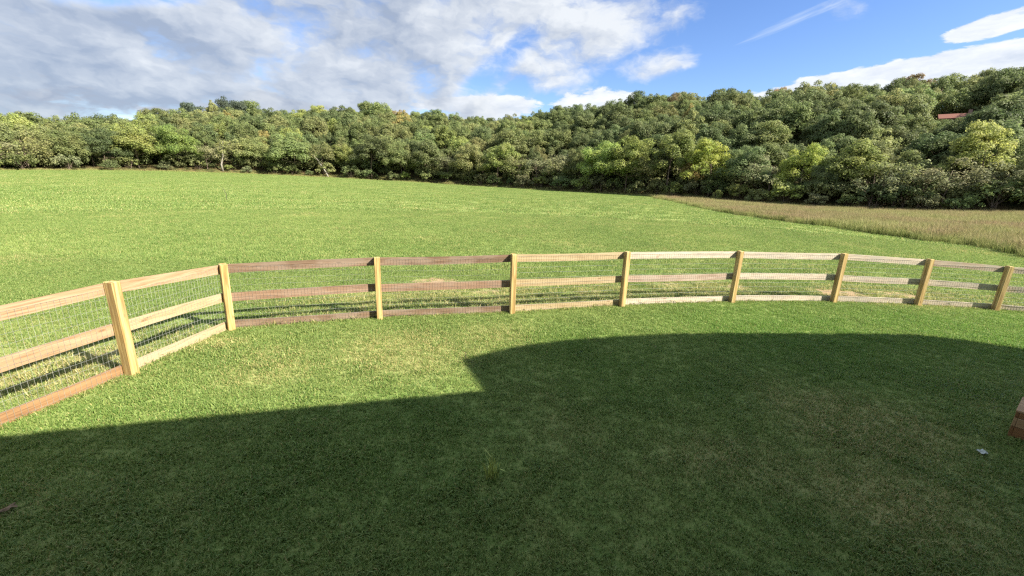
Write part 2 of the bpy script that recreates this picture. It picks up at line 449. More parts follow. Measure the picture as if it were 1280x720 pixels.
# ------------------------------------------------------------------ tall dry meadow
def mat_meadow(name, low, top, hz):
    m, nt = new_mat(name); n = N(nt)
    oc = n.node('ShaderNodeTexCoord').outputs['Object']
    ri = n.node('ShaderNodeNewGeometry').outputs['Random Per Island']
    big = n.noise(n.scale(n.pos(), (.35, .35, 0)), .5, 3, .6)
    z = n.m('ADD', n.sep(oc)[2], n.m('MULTIPLY', n.m('SUBTRACT', ri, .5), .2))
    c = n.mix(n.ss(hz * .35, hz * .9, z), low, top)
    c = n.mix(n.m('MULTIPLY', n.ss(.38, .6, big), .55), c, C4(.20, .25, .075))
    c = n.mix(n.m('MULTIPLY', ri, .4), c, C4(.42, .36, .18))
    n.out(leaf_shader(n, c, .3, rough=.7, spec=.15))
    return m
def build_meadow():
    Ma = mat_meadow('meadow_tan', C4(.16, .20, .06), C4(.31, .27, .13), .75)
    Mb = mat_meadow('meadow_rust', C4(.18, .20, .07), C4(.27, .185, .12), .75)
    Mc = mat_meadow('meadow_green', C4(.15, .20, .05), C4(.27, .28, .10), .6)
    protos = [blade_patch('meadow_source', 1.0, 130, .78, .020, Ma, .5, .25, 21), blade_patch('meadow_source', 1.0, 130, .85, .018, Mb, .45, .2, 22),
              blade_patch('meadow_source', 1.0, 140, .6, .022, Mc, .6, .3, 23)]
    s = .55
    gx, gy = np.meshgrid(np.arange(20, 140, s), np.arange(4, 135, s))
    x = (gx + (rng.random(gx.shape) - .5) * s * 1.3).ravel(); y = (gy + (rng.random(gx.shape) - .5) * s * 1.3).ravel()
    r = np.hypot(x, y); az = np.degrees(np.arctan2(x, y))
    k = view_filter(x, y, 7) & (meadow_side(x, y) > .1) & (r < edge_d(az) + 1.5)
    k &= (r < 60) | (rng.random(len(x)) < .6)
    x, y = x[k], y[k]
    f = fbm(x * .09, y * .16); e = meadow_side(x, y)
    u = rng.random(len(x))
    vi = np.where(f + (u - .5) * .25 > .53, 1, 0)
    vi = np.where((u < .25) | ((e < 1.2) & (u < .6)), 2, vi)
    sc = (.72 + .5 * fbm(x * .3, y * .3)) * (.85 + .3 * rng.random(len(x))) * np.where(e < .6, .8, 1.)
    o = scatter('meadow', np.stack([x, y, gz(x, y)], -1), rng.random(len(x)) * 6.283, sc, protos, vi)
    tag(o, 'tall unmown dry meadow of tan and rusty grass right of the mown field', 'tall grass', kind='stuff')
    print('meadow', len(x))
build_meadow()

# ------------------------------------------------------------------ wood materials
def mat_wood(name, c1, c2, knot=C4(.10, .05, .02), grain=9., weather=0.0, wc=(.33, .31, .27)):
    m, nt = new_mat(name); n = N(nt)
    co = n.node('ShaderNodeTexCoord').outputs['Object']
    oi = n.node('ShaderNodeObjectInfo').outputs['Random']
    off = n.comb(n.m('MULTIPLY', oi, 37.), n.m('MULTIPLY', oi, 11.), n.m('MULTIPLY', oi, 23.))
    p = n.vm('ADD', co, off)
    ps = n.scale(p, (.6, 16., 16.))                       # grain runs along local x
    a = n.noise(ps, 1.6, 4, .6, .6); b = n.noise(n.scale(p, (2., 40., 40.)), 1.5, 3, .6)
    c = n.mix(n.ss(.35, .65, a), c1, c2)
    c = n.mix(n.m('MULTIPLY', n.ss(.48, .7, b), .55), c, knot)
    kn = n.node('ShaderNodeTexVoronoi'); n.put(kn.inputs['Vector'], n.scale(p, (2.2, 7., 7.))); kn.inputs['Scale'].default_value = .8
    c = n.mix(n.m('MULTIPLY', n.ss(.05, .10, kn.outputs['Distance'], 1., 0.), .7), c, knot)
    if weather:
        w = n.noise(n.scale(p, (1., 3., 3.)), 2.2, 4, .65)
        c = n.mix(n.m('MULTIPLY', n.ss(.42, .62, w), weather), c, C4(*wc))
        w2 = n.noise(n.scale(p, (.8, 6., 6.)), 5., 3, .7)
        c = n.mix(n.m('MULTIPLY', n.ss(.56, .7, w2), weather * .6), c, C4(.13, .10, .075))
    n.out(n.principled(c, .75, .25, n.bump(n.m('ADD', a, b), .35, .004)))
    return m
W_post = mat_wood('post_wood', C4(.27, .175, .06), C4(.49, .375, .165), C4(.14, .075, .03), weather=.12, wc=(.36, .31, .22))
W_tan = mat_wood('rail_tan', C4(0.266, 0.176, 0.101), C4(0.319, 0.234, 0.150), C4(0.139, 0.069, 0.032))
W_pale = mat_wood('rail_pale', C4(0.301, 0.233, 0.133), C4(0.360, 0.289, 0.184), C4(0.163, 0.094, 0.045))
W_orange = mat_wood('rail_orange', C4(0.190, 0.104, 0.049), C4(0.255, 0.157, 0.078), C4(0.112, 0.053, 0.027))
W_brown = mat_wood('rail_brown', C4(0.131, 0.083, 0.054), C4(0.202, 0.139, 0.096), C4(0.062, 0.040, 0.026), weather=.3, wc=(.30, .25, .21))
W_rust = mat_wood('rail_rust', C4(0.178, 0.107, 0.068), C4(0.258, 0.170, 0.118), C4(0.081, 0.049, 0.034), weather=.25, wc=(.30, .25, .21))
W_fawn = mat_wood('rail_fawn', C4(.27, .20, .155), C4(.37, .29, .235), C4(.14, .09, .065), weather=.35, wc=(.38, .33, .28))
W_grey = mat_wood('rail_white', C4(0.419, 0.353, 0.278), C4(0.517, 0.455, 0.366), C4(0.201, 0.124, 0.087), weather=.55)
W_pink = mat_wood('rail_pinkish', C4(0.325, 0.251, 0.189), C4(0.393, 0.325, 0.255), C4(0.162, 0.095, 0.065), weather=.45)

def mat_simple(name, col, rough=.7, metal=0., spec=.4, nscale=8., var=.25):
    m, nt = new_mat(name); n = N(nt)
    f = n.noise(n.node('ShaderNodeTexCoord').outputs['Object'], nscale, 4, .6)
    dark = C4(*[c * (1 - var) for c in col[:3]]); lite = C4(*[min(1, c * (1 + var)) for c in col[:3]])
    n.out(n.principled(n.mix(n.ss(.3, .7, f), dark, lite), rough, spec, None, metal))
    return m
M_wire = mat_simple('galvanised_wire', C4(.50, .50, .48), .45, .6, .5)

# ------------------------------------------------------------------ fence
PH = [1.16, 1.19, 1.08, 1.13, 1.17, 1.18, 1.19, 1.18, 1.12, 1.05, 1.05]
RAILS = [  # top, middle, bottom of each span
    (W_tan, W_tan, W_orange), (W_tan, W_pale, W_pale), (W_brown, W_rust, W_brown), (W_brown, W_rust, W_brown), (W_pale, W_pale, W_pale),
    (W_grey, W_fawn, W_grey), (W_grey, W_grey, W_grey), (W_grey, W_grey, W_grey), (W_pink, W_grey, W_grey), (W_grey, W_grey, W_grey)]
def build_fence():
    root = empty('board_fence', (-.0, 7.75, 0))
    tag(root, 'three rail wooden board fence with wire mesh curving around the lawn', 'fence')
    off = Vector(root.location)
    P = [Vector((x, y, 0)) for x, y in POSTS]
    nP = len(P)
    inward = []
    for i in range(nP):
        a = P[max(i - 1, 0)]; b = P[min(i + 1, nP - 1)]
        d = (b - a).normalized(); nrm = Vector((d.y, -d.x, 0))
        inward.append((d, nrm))                                     # nrm points to the lawn
    S = .060; SW = .050
    for i in range(nP):
        d, nrm = inward[i]
        ang = math.atan2(d.y, d.x)
        m = MB(); h = PH[i] + .012
        rr = random.Random(i)
        lx, ly = rr.uniform(-.012, .012), rr.uniform(-.01, .01)
        z = [-.3, h - rr.uniform(.0, .008), h]
        # local x is the post's long axis so that the grain runs up it
        v = []
        for (zz, sx) in ((-.3, 0), (h, 1)):
            for (px, py) in ((-SW, -S), (SW, -S), (SW, S), (-SW, S)):
                v.append((zz + (rr.uniform(-.006, .006) if sx else 0), px + lx * sx, py + ly * sx))
        m.add(v, [(0, 3, 2, 1), (4, 5, 6, 7), (0, 1, 5, 4), (1, 2, 6, 5), (2, 3, 7, 6), (3, 0, 4, 7)])
        o = m.build('post', W_post, root, bevel=.006)
        # orient: local x -> world z
        Rm = Matrix.Rotation(ang, 4, 'Z') @ Matrix(((0, 1, 0, 0), (0, 0, 1, 0), (1, 0, 0, 0), (0, 0, 0, 1)))
        o.matrix_local = Matrix.Translation(P[i] + nrm * (S + .004) - off) @ Rm
        bm = bmesh.new(); bm.from_mesh(o.data); bmesh.ops.recalc_face_normals(bm, faces=bm.faces); bm.to_mesh(o.data); bm.free()
    for i in range(nP - 1):
        a, b = P[i], P[i + 1]
        d = (b - a); L = d.length; ang = math.atan2(d.y, d.x); d.normalize(); nrm = Vector((d.y, -d.x, 0))
        h0, h1 = PH[i], PH[i + 1]
        mid = (a + b) / 2 - nrm * .020
        for k, (t0, hgt) in enumerate(((-.005, .14), (-.50, .14), (-1.0, .135))):
            rr = random.Random(i * 10 + k)
            m = MB(); v = []
            ns = 12
            off_k = [rr.uniform(-.012, .012), rr.uniform(-.012, .012)]
            warp = rr.uniform(-.012, .012)
            for q in range(ns + 1):
                u = q / ns; x = -L / 2 + .004 + (L - .008) * u
                hz = h0 + (h1 - h0) * u
                if k == 2: zt = .135 + (off_k[0] * (1 - u) + off_k[1] * u) * .5
                elif k == 1: zt = hz * .565 + off_k[0] * (1 - u) + off_k[1] * u
                else: zt = hz - .012 + (off_k[0] * (1 - u) + off_k[1] * u) * .5
                zt += warp * math.sin(math.pi * u); yb = rr.uniform(-.0015, .0015)
                e = .001 * rr.uniform(-1, 1)
                v += [(x, -.014 + yb, zt - hgt + e), (x, .014 + yb, zt - hgt + e), (x, .014 + yb, zt), (x, -.014 + yb, zt)]
            f = []
            for q in range(ns):
                for c in range(4):
                    c2 = (c + 1) % 4
                    f.append((q * 4 + c, q * 4 + c2, q * 4 + 4 + c2, q * 4 + 4 + c))
            f.append((3, 2, 1, 0)); f.append((ns * 4, ns * 4 + 1, ns * 4 + 2, ns * 4 + 3))
            m.add(v, f)
            o = m.build('rail', RAILS[i][k], root)
            bm = bmesh.new(); bm.from_mesh(o.data); bmesh.ops.recalc_face_normals(bm, faces=bm.faces); bm.to_mesh(o.data); bm.free()
            o.matrix_local = Matrix.Translation(mid - off) @ Matrix.Rotation(ang, 4, 'Z')
            if RAILS[i][k] in (W_brown, W_rust, W_fawn): o['label'] = 'greyish brown weathered fence rail'
            elif RAILS[i][k] in (W_grey,): o['label'] = 'whitish grey weathered fence rail'
            elif RAILS[i][k] is W_orange: o['label'] = 'orange brown bottom fence rail'
        # welded wire netting stapled on the lawn side of the rails
        m = MB(); r = .00105
        def wire(p, q):
            m.tube([p, q], [r, r], 3, cap=False)
        rr = random.Random(i + 99)
        nz = 11
        for q in range(nz):
            pts = [(-L / 2 + .02 + (L - .04) * t / 5, rr.uniform(-.002, .002), .03 + (min(h0, h1) - .08) * q / (nz - 1) + rr.uniform(-.004, .004)) for t in range(6)]
            m.tube(pts, [r * (1.3 if i < 4 else 2.1)] * 6, 3, cap=False)
        nx = int(L / .052)
        for q in range(nx + 1):
            x = -L / 2 + .02 + (L - .04) * q / nx
            wire((x, -.0018, .02), (x + rr.uniform(-.004, .004), -.0018, min(h0, h1) - .04))
        o = m.build('wire_mesh', M_wire, root)
        o.matrix_local = Matrix.Translation((a + b) / 2 - nrm * .0025 - off) @ Matrix.Rotation(ang, 4, 'Z')
    return root
build_fence()

# ------------------------------------------------------------------ house behind the camera, whose roof shades the lawn
SUN_AZ, SUN_EL = 114.0, 37.0      # clockwise from +Y
sv = Vector((math.sin(R(SUN_AZ)) * math.cos(R(SUN_EL)), math.cos(R(SUN_AZ)) * math.cos(R(SUN_EL)), math.sin(R(SUN_EL))))
def up_sun(p, z):
    k = z / sv.z; return Vector((p[0] + sv.x * k, p[1] + sv.y * k, z))
def build_house():
    M_shingle = mat_simple('roof_shingle', C4(.10, .09, .085), .9, 0, .2, 20)
    M_siding = mat_simple('siding', C4(.16, .15, .135), .7, 0, .3, 6, .1)
    M_deck = mat_simple('deck_board', C4(.25, .17, .11), .8, 0, .2, 6)
    root = empty('farmhouse', (3, -3, 0))
    tag(root, 'farmhouse with covered back porch whose roof throws the shadow on the lawn', 'house')
    off = Vector(root.location)
    # lower porch roof edge
    zl = 4.6
    lower = [up_sun(p, zl) for p in [(-12.0, 1.35), (-4.78, 3.34), (-1.69, 4.18), (-.27, 4.56), (3.5, 5.55)]]
    # upper roof
    zu = 5.7
    upper = [up_sun(p, zu) for p in [(-.71, 5.42), (.04, 5.96), (.83, 6.31), (1.97, 6.65), (3.03, 6.88), (5.34, 7.12), (7.43, 7.31), (8.28, 7.11), (9.0, 6.74), (14, 4.2)]]
    def slab(name, edge, back, rise, th, mat):
        """roof sheet from its eave line up and back"""
        n = len(edge); v = []
        for e in edge: v.append(e)
        for e in edge:
            b = Vector((e.x + back[0], e.y + back[1], e.z + rise)); v.append(b)
        v += [Vector((p.x, p.y, p.z - th)) for p in v[:2 * n]]
        f = []
        for i in range(n - 1):
            f.append((i, i + 1, n + i + 1, n + i)); f.append((2 * n + i + 1, 2 * n + i, 3 * n + i, 3 * n + i + 1))
            f.append((i + 1, i, 2 * n + i, 2 * n + i + 1)); f.append((n + i, n + i + 1, 3 * n + i + 1, 3 * n + i))
        f.append((0, n, 3 * n, 2 * n)); f.append((n - 1, 2 * n - 1, 4 * n - 1, 3 * n - 1)[::-1])
        o = mesh_obj(name, [p - off for p in v], f, mat, root)
        bm = bmesh.new(); bm.from_mesh(o.data); bmesh.ops.recalc_face_normals(bm, faces=bm.faces); bm.to_mesh(o.data); bm.free()
    slab('porch_roof', lower, (1.4, -5.5), 1.5, .18, M_shingle)
    slab('roof', upper, (4.68, -6.2), 2.0, .22, M_shingle)
    m = MB(); m.box(-13, 5.6, -9, -3.2, 0, 4.4); m.box(6.6, 16, -9, 1.2, 0, 5.6)
    m.v = [tuple(Vector(p) - off) for p in m.v]
    m.build('wall', M_siding, root)
    m = MB()
    for i in range(30): m.box(-10, 5.5, -3.2 + i * .125, -3.2 + i * .125 + .12, .82, .86)
    m.box(-10, 5.5, -3.18, .52, .1, .815)
    m.v = [tuple(Vector(p) - off) for p in m.v]
    m.build('porch_floor', M_deck, root)
    for x in (-8.6, -4.9, 5.2):
        m = MB(); m.box(-.07, .07, -.07, .07, .865, 4.5)
        o = m.build('porch_post', W_post, root, bevel=.008); o.location = Vector((x, .2 if x > 0 else -.8 , 0)) - off
build_house()

# ------------------------------------------------------------------ planter box, scraps on the lawn, stake
def build_small():
    wood_a = mat_wood('cedar_light', C4(.33, .205, .105), C4(.43, .29, .165), C4(.15, .08, .035))
    wood_b = mat_wood('cedar_orange', C4(.20, .10, .04), C4(.27, .14, .06), C4(.10, .045, .02))
    M_soil = mat_simple('potting_soil', C4(.05, .035, .025), .95, 0, .1, 12)
    L, W, H = 1.25, .55, .30
    root = empty('planter_box', (5.50, 3.99, 0), R(-55))
    tag(root, 'reddish cedar planter box standing on the shaded lawn', 'planter')
    t = .025
    hb = [(.01, .13, wood_b), (.134, .235, wood_a), (.239, H, wood_b)]
    for (z0, z1, mt) in hb:
        for (x0, x1, y0, y1) in ((.028, L - .028, 0, t), (.028, L - .028, W - t, W), (0, .0265, .0, W), (L - .0265, L, .0, W)):
            m = MB(); m.box(x0, x1, y0, y1, z0, z1); m.build('side_board', mt, root, bevel=.003)
    for (x0, x1, y0, y1) in ((-.004, L + .004, -.004, .05), (-.004, L + .004, W - .05, W + .004), (-.004, .05, .052, W - .052), (L - .05, L + .004, .052, W - .052)):
        m = MB(); m.box(x0, x1, y0, y1, H + .002, H + .024); m.build('cap_rail', wood_a, root, bevel=.003)
    m = MB(); m.box(.03, L - .03, .03, W - .03, .0, H - .06); m.build('soil', M_soil, root)
    # crumpled scrap of white paper
    def scrap(name, loc, s, mat, label, cat, seed, zk=.5):
        r = random.Random(seed); n = 5; v = []; f = []
        for i in range(n):
            for j in range(n):
                v.append(((i / (n - 1) - .5) * s * (1 + r.uniform(-.15, .15)), (j / (n - 1) - .5) * s * .7 * (1 + r.uniform(-.2, .2)), r.uniform(0, zk) * s * .5 + .03))
        for i in range(n - 1):
            for j in range(n - 1): f.append((i * n + j, i * n + j + n, i * n + j + n + 1, i * n + j + 1))
        o = mesh_obj(name, v, f, mat)
        so = o.modifiers.new('thick', 'SOLIDIFY'); so.thickness = .0012
        o.location = loc; o.rotation_euler = (0, 0, r.uniform(0, 3)); tag(o, label, cat)
    scrap('paper_scrap', (4.83, 3.63, 0), .085, mat_simple('white_paper', C4(.40, .44, .42), .6, 0, .3, 8, .05), 'small crumpled white scrap lying in the shaded lawn near the planter', 'litter', 3)
    scrap('dead_leaf', (-3.66, 2.47, 0), .085, mat_simple('dead_leaf', C4(.22, .15, .09), .7, 0, .2, 8), 'curled brown dead leaf lying in the shaded grass', 'leaf', 5, .6)
    # thin metal stake in the field
    x, y = -24.7, 35.5
    m = MB(); m.tube([(0, 0, -.1), (.02, 0, .5), (.22 * -1, 0, 1.05)], [.017, .016, .012], 5)
    o = m.build('stake', mat_simple('stake_dark', C4(.05, .045, .04), .7)); o.location = (x, y, float(gz(x, y)))
    tag(o, 'thin dark leaning stake standing alone in the mown field', 'stake')
    # short stick where the roof shadows meet
    m = MB(); m.tube([(0, 0, -.02), (.004, .002, .08), (.0, .006, .12)], [.006, .006, .004], 5)
    o = m.build('stick', mat_simple('stick_brown', C4(.07, .05, .035), .8)); o.location = (-.63, 5.43, 0)
    tag(o, 'short dark stick poking up at the notch of the roof shadow', 'stick')
    # one broad-leaved weed tuft
    m2 = blade_patch('weed', .11, 18, .21, .013, mat_simple('weed_leaf', C4(.38, .44, .12), .5, 0, .3, 30, .4), .7, .3, 77)
    o = link(bpy.data.objects.new('weed', m2)); o.location = (-.11, 3.03, .02)
    tag(o, 'pale yellow green tuft of coarse weed in the shaded lawn', 'weed')
build_small()

# ------------------------------------------------------------------ trees
def mat_leaf(name='tree_foliage', own=None):
    m, nt = new_mat(name); n = N(nt)
    oi = n.node('ShaderNodeObjectInfo')
    ge = n.node('ShaderNodeNewGeometry'); ri = ge.outputs['Random Per Island']
    oc = n.node('ShaderNodeTexCoord').outputs['Object']
    cl = n.noise(n.vm('ADD', oc, n.scale(n.comb(oi.outputs['Random'], oi.outputs['Random'], 0.), (50, 31, 0))), .35, 3, .6)
    hs = n.node('ShaderNodeHueSaturation')
    n.put(hs.inputs['Hue'], n.m('ADD', .5, n.m('MULTIPLY', n.m('SUBTRACT', cl, .5), -.10)))
    n.put(hs.inputs['Saturation'], n.m('ADD', .85, n.m('MULTIPLY', ri, .25)))
    n.put(hs.inputs['Value'], n.m('ADD', n.m('ADD', .52, n.m('MULTIPLY', cl, .6)), n.m('MULTIPLY', ri, .36)))
    if own is None: n.put(hs.inputs['Color'], oi.outputs['Color'])
    else: n.put(hs.inputs['Color'], n.mix(oi.outputs['Random'], C4(*[c * .78 for c in own]), C4(*[c * 1.2 for c in own])))
    n.out(leaf_shader(n, hs.outputs[0], .46, rough=.6, spec=.2))
    return m
M_leaf = mat_leaf()
M_bark = mat_simple('bark', C4(.13, .10, .08), .9, 0, .15, 5, .4)
M_palebark = mat_simple('pale_bark', C4(.25, .23, .20), .85, 0, .15, 5, .3)

def make_crown(seed, h, rx, zb, shape, leaf, dens, sparse=0., skirt=0.):
    """leaf-clump faces spread over many lobes inside an uneven crown envelope; returns mesh verts and lobe centres"""
    r = np.random.default_rng(seed)
    nb = {'round': 76, 'oval': 72, 'spread': 72, 'shrub': 30, 'grey': 44}[shape]
    zc = (h + zb) / 2; rz = (h - zb) / 2
    cen = []; rad = []
    lop = r.normal(0, .10, 3)
    for _ in range(nb):
        u = r.normal(0, 1, 3); u /= np.linalg.norm(u)
        if u[2] < -.55: u[2] *= -.4
        q = r.uniform(.25, .86) ** .6
        w = 1.0
        if shape == 'oval': w = .55 + .45 * np.cos(u[2] * q * 1.2)
        if shape == 'spread': w = .8 + .35 * max(0, u[2])
        if shape == 'shrub': w = 1.
        if u[2] < 0: w *= 1 + skirt * min(1, -u[2] * 1.6)
        c = np.array([u[0] * rx * q * w, u[1] * rx * q * w, zc + u[2] * rz * q * .93]) + lop * np.array([rx, rx, rz * .3])
        cen.append(c); rad.append(r.uniform(.15, .29) * rx * (1 - .3 * sparse))
    cen = np.array(cen); rad = np.array(rad)
    Vs = []
    for c, b in zip(cen, rad):
        n = int(dens * 4 * np.pi * b * b / (leaf * leaf) * (1 - .55 * sparse))
        u = r.normal(0, 1, (n, 3)); u /= np.linalg.norm(u, axis=1)[:, None]
        u[:, 2] = np.where((u[:, 2] < -.35) & (r.random(n) < .6), -u[:, 2] * .7, u[:, 2])
        rr = b * (.62 + .5 * r.random(n) ** .7 + .18 * r.normal(0, 1, n) * (.4 + .5 * sparse))
        p = c + u * rr[:, None] * np.array([1, 1, .95])
        e = np.sqrt((p[:, 0] / rx) ** 2 + (p[:, 1] / rx) ** 2 + ((p[:, 2] - zc) / rz) ** 2)
        k = (e > .42) & (p[:, 2] > zb * .6)
        p = p[k]; u = u[k]; n = len(p)
        nrm = u * .95 + r.normal(0, .42, (n, 3)) + np.array([0, 0, .25]); nrm /= np.linalg.norm(nrm, axis=1)[:, None]
        t = np.cross(nrm, r.normal(0, 1, (n, 3))); t /= np.linalg.norm(t, axis=1)[:, None]
        bt = np.cross(nrm, t)
        s = leaf * (.55 + .8 * r.random(n))[:, None]
        a = p + t * s * .62; b2 = p + bt * s * .40 + nrm * s * .08; c2 = p - t * s * .62; d2 = p - bt * s * .40 + nrm * s * .08
        Vs.append(np.stack([a, b2, c2, d2], 1))
    return np.concatenate(Vs), cen

def make_trunk(seed, h, rx, zb, cen, r0, bark, fine=0):
    rr = random.Random(seed); m = MB()
    top = h * .72
    lean = (rr.uniform(-.5, .5), rr.uniform(-.5, .5))
    path = [Vector((lean[0] * t * t, lean[1] * t * t, -.4 + t * (top + .4))) + Vector((rr.uniform(-.08, .08), rr.uniform(-.08, .08), 0)) * (1 if t > 0 else 0) for t in [i / 6 for i in range(7)]]
    m.tube(path, [r0 * (1.35 if i == 0 else 1 - .13 * i) for i in range(7)], 7)
    order = list(range(len(cen))); rr.shuffle(order)
    for k in order[:(9 + fine)]:
        c = Vector(cen[k]); t = min(max((c.z - rr.uniform(1, 3.)) / top, .22), .9)
        i = min(int(t * 6), 5); a = path[i].lerp(path[i + 1], t * 6 - i)
        mid = a.lerp(c, .5) + Vector((rr.uniform(-.3, .3), rr.uniform(-.3, .3), -.15 * (c - a).length * .4))
        rb = r0 * (.42 if not fine else .3)
        m.tube([a, mid, c], [rb, rb * .65, rb * .25], 5, cap=False)
        if fine:
            for _ in range(3):
                e = c + Vector((rr.uniform(-1, 1), rr.uniform(-1, 1), rr.uniform(.2, 1.1))) * rx * .4
                m.tube([mid.lerp(c, rr.uniform(.2, .9)), e], [rb * .3, rb * .08], 4, cap=False)
    return m
TREES = {}
def variant(key, seed, h, rx, zb, shape, leaf=.34, dens=1.0, sparse=0., r0=.2, bark=M_bark, fine=0, skirt=.25):
    V, cen = make_crown(seed, h, rx, zb, shape, leaf, dens, sparse, skirt)
    cm = quads_mesh('crown', V, M_leaf)
    tm = make_trunk(seed, h, rx, zb, cen, r0, bark, fine)
    tme = bpy.data.meshes.new('trunk'); tme.from_pydata([tuple(v) for v in tm.v], [], tm.f); tme.materials.append(bark); tme.update()
    tme.polygons.foreach_set('use_smooth', [True] * len(tme.polygons))
    TREES.setdefault(key, []).append((cm, tme, h, rx))
for s in range(4): variant('round', 100 + s, 12.5, 4.2 + .3 * (s % 3), 1.2, 'round', .30)
for s in range(4): variant('oval', 200 + s, 13.5, 3.7 + .3 * (s % 3), 1.4, 'oval', .30)
for s in range(3): variant('spread', 300 + s, 11.5, 4.9, 1.6, 'spread', .30)
for s in range(3): variant('front', 400 + s, 14, 5.6, .9, 'round', .28, 1.1, skirt=.6)
for s in range(2): variant('frontoval', 450 + s, 14, 4.7, .8, 'oval', .28, 1.1, skirt=.6)
for s in range(3): variant('grey', 500 + s, 10, 4.6, 1.0, 'grey', .27, .8, .75, .14, M_bark, 6)
for s in range(3): variant('shrub', 600 + s, 4, 2.6, .1, 'shrub', .27, 1.0, .2, .06)
print('leaf faces', sum(len(t[0].polygons) for k in TREES.values() for t in k))

COLS = {'dark': (.148, .188, .080), 'mid': (.192, .235, .090), 'olive': (.240, .262, .108), 'yellowgreen': (.27, .315, .10), 'yellow': (.31, .37, .085), 'grey': (.225, .24, .125),
        'rust': (0.293, 0.228, 0.128), 'amber': (0.378, 0.324, 0.120), 'blue': (0.104, 0.130, 0.093), 'bright': (.265, .335, .095)}
WORD = {'dark': 'dark green', 'mid': 'mid green', 'olive': 'olive green', 'yellowgreen': 'yellow green', 'yellow': 'bright yellow', 'grey': 'grey olive thin leaved', 'rust': 'rusty orange', 'amber': 'amber yellow', 'blue': 'blackish green', 'bright': 'fresh light green'}
tree_rng = random.Random(5)
def plant(key, az, r, h, tone, label, group=None, name='tree', cat='tree', wid=1., dz=0.):
    x = r * math.sin(R(az)); y = r * math.cos(R(az))
    cm, tm, h0, rx = tree_rng.choice(TREES[key])
    s = h / h0
    o = empty(name, (x, y, float(gz(x, y)) - .05 + dz), tree_rng.uniform(0, 6.283))
    w = s * wid * tree_rng.uniform(.92, 1.1)
    o.scale = (w, w, s)
    tag(o, label, cat, group)
    t = link(bpy.data.objects.new('trunk', tm)); t.parent = o
    c = link(bpy.data.objects.new('crown', cm)); c.parent = o
    b = COLS[tone]; j = tree_rng.uniform(.74, 1.24); k = tree_rng.uniform(.93, 1.08)
    c.color = (b[0] * j * k, b[1] * j, b[2] * j, 1)
    if key == 'front' or key == 'frontoval': pass
    return o

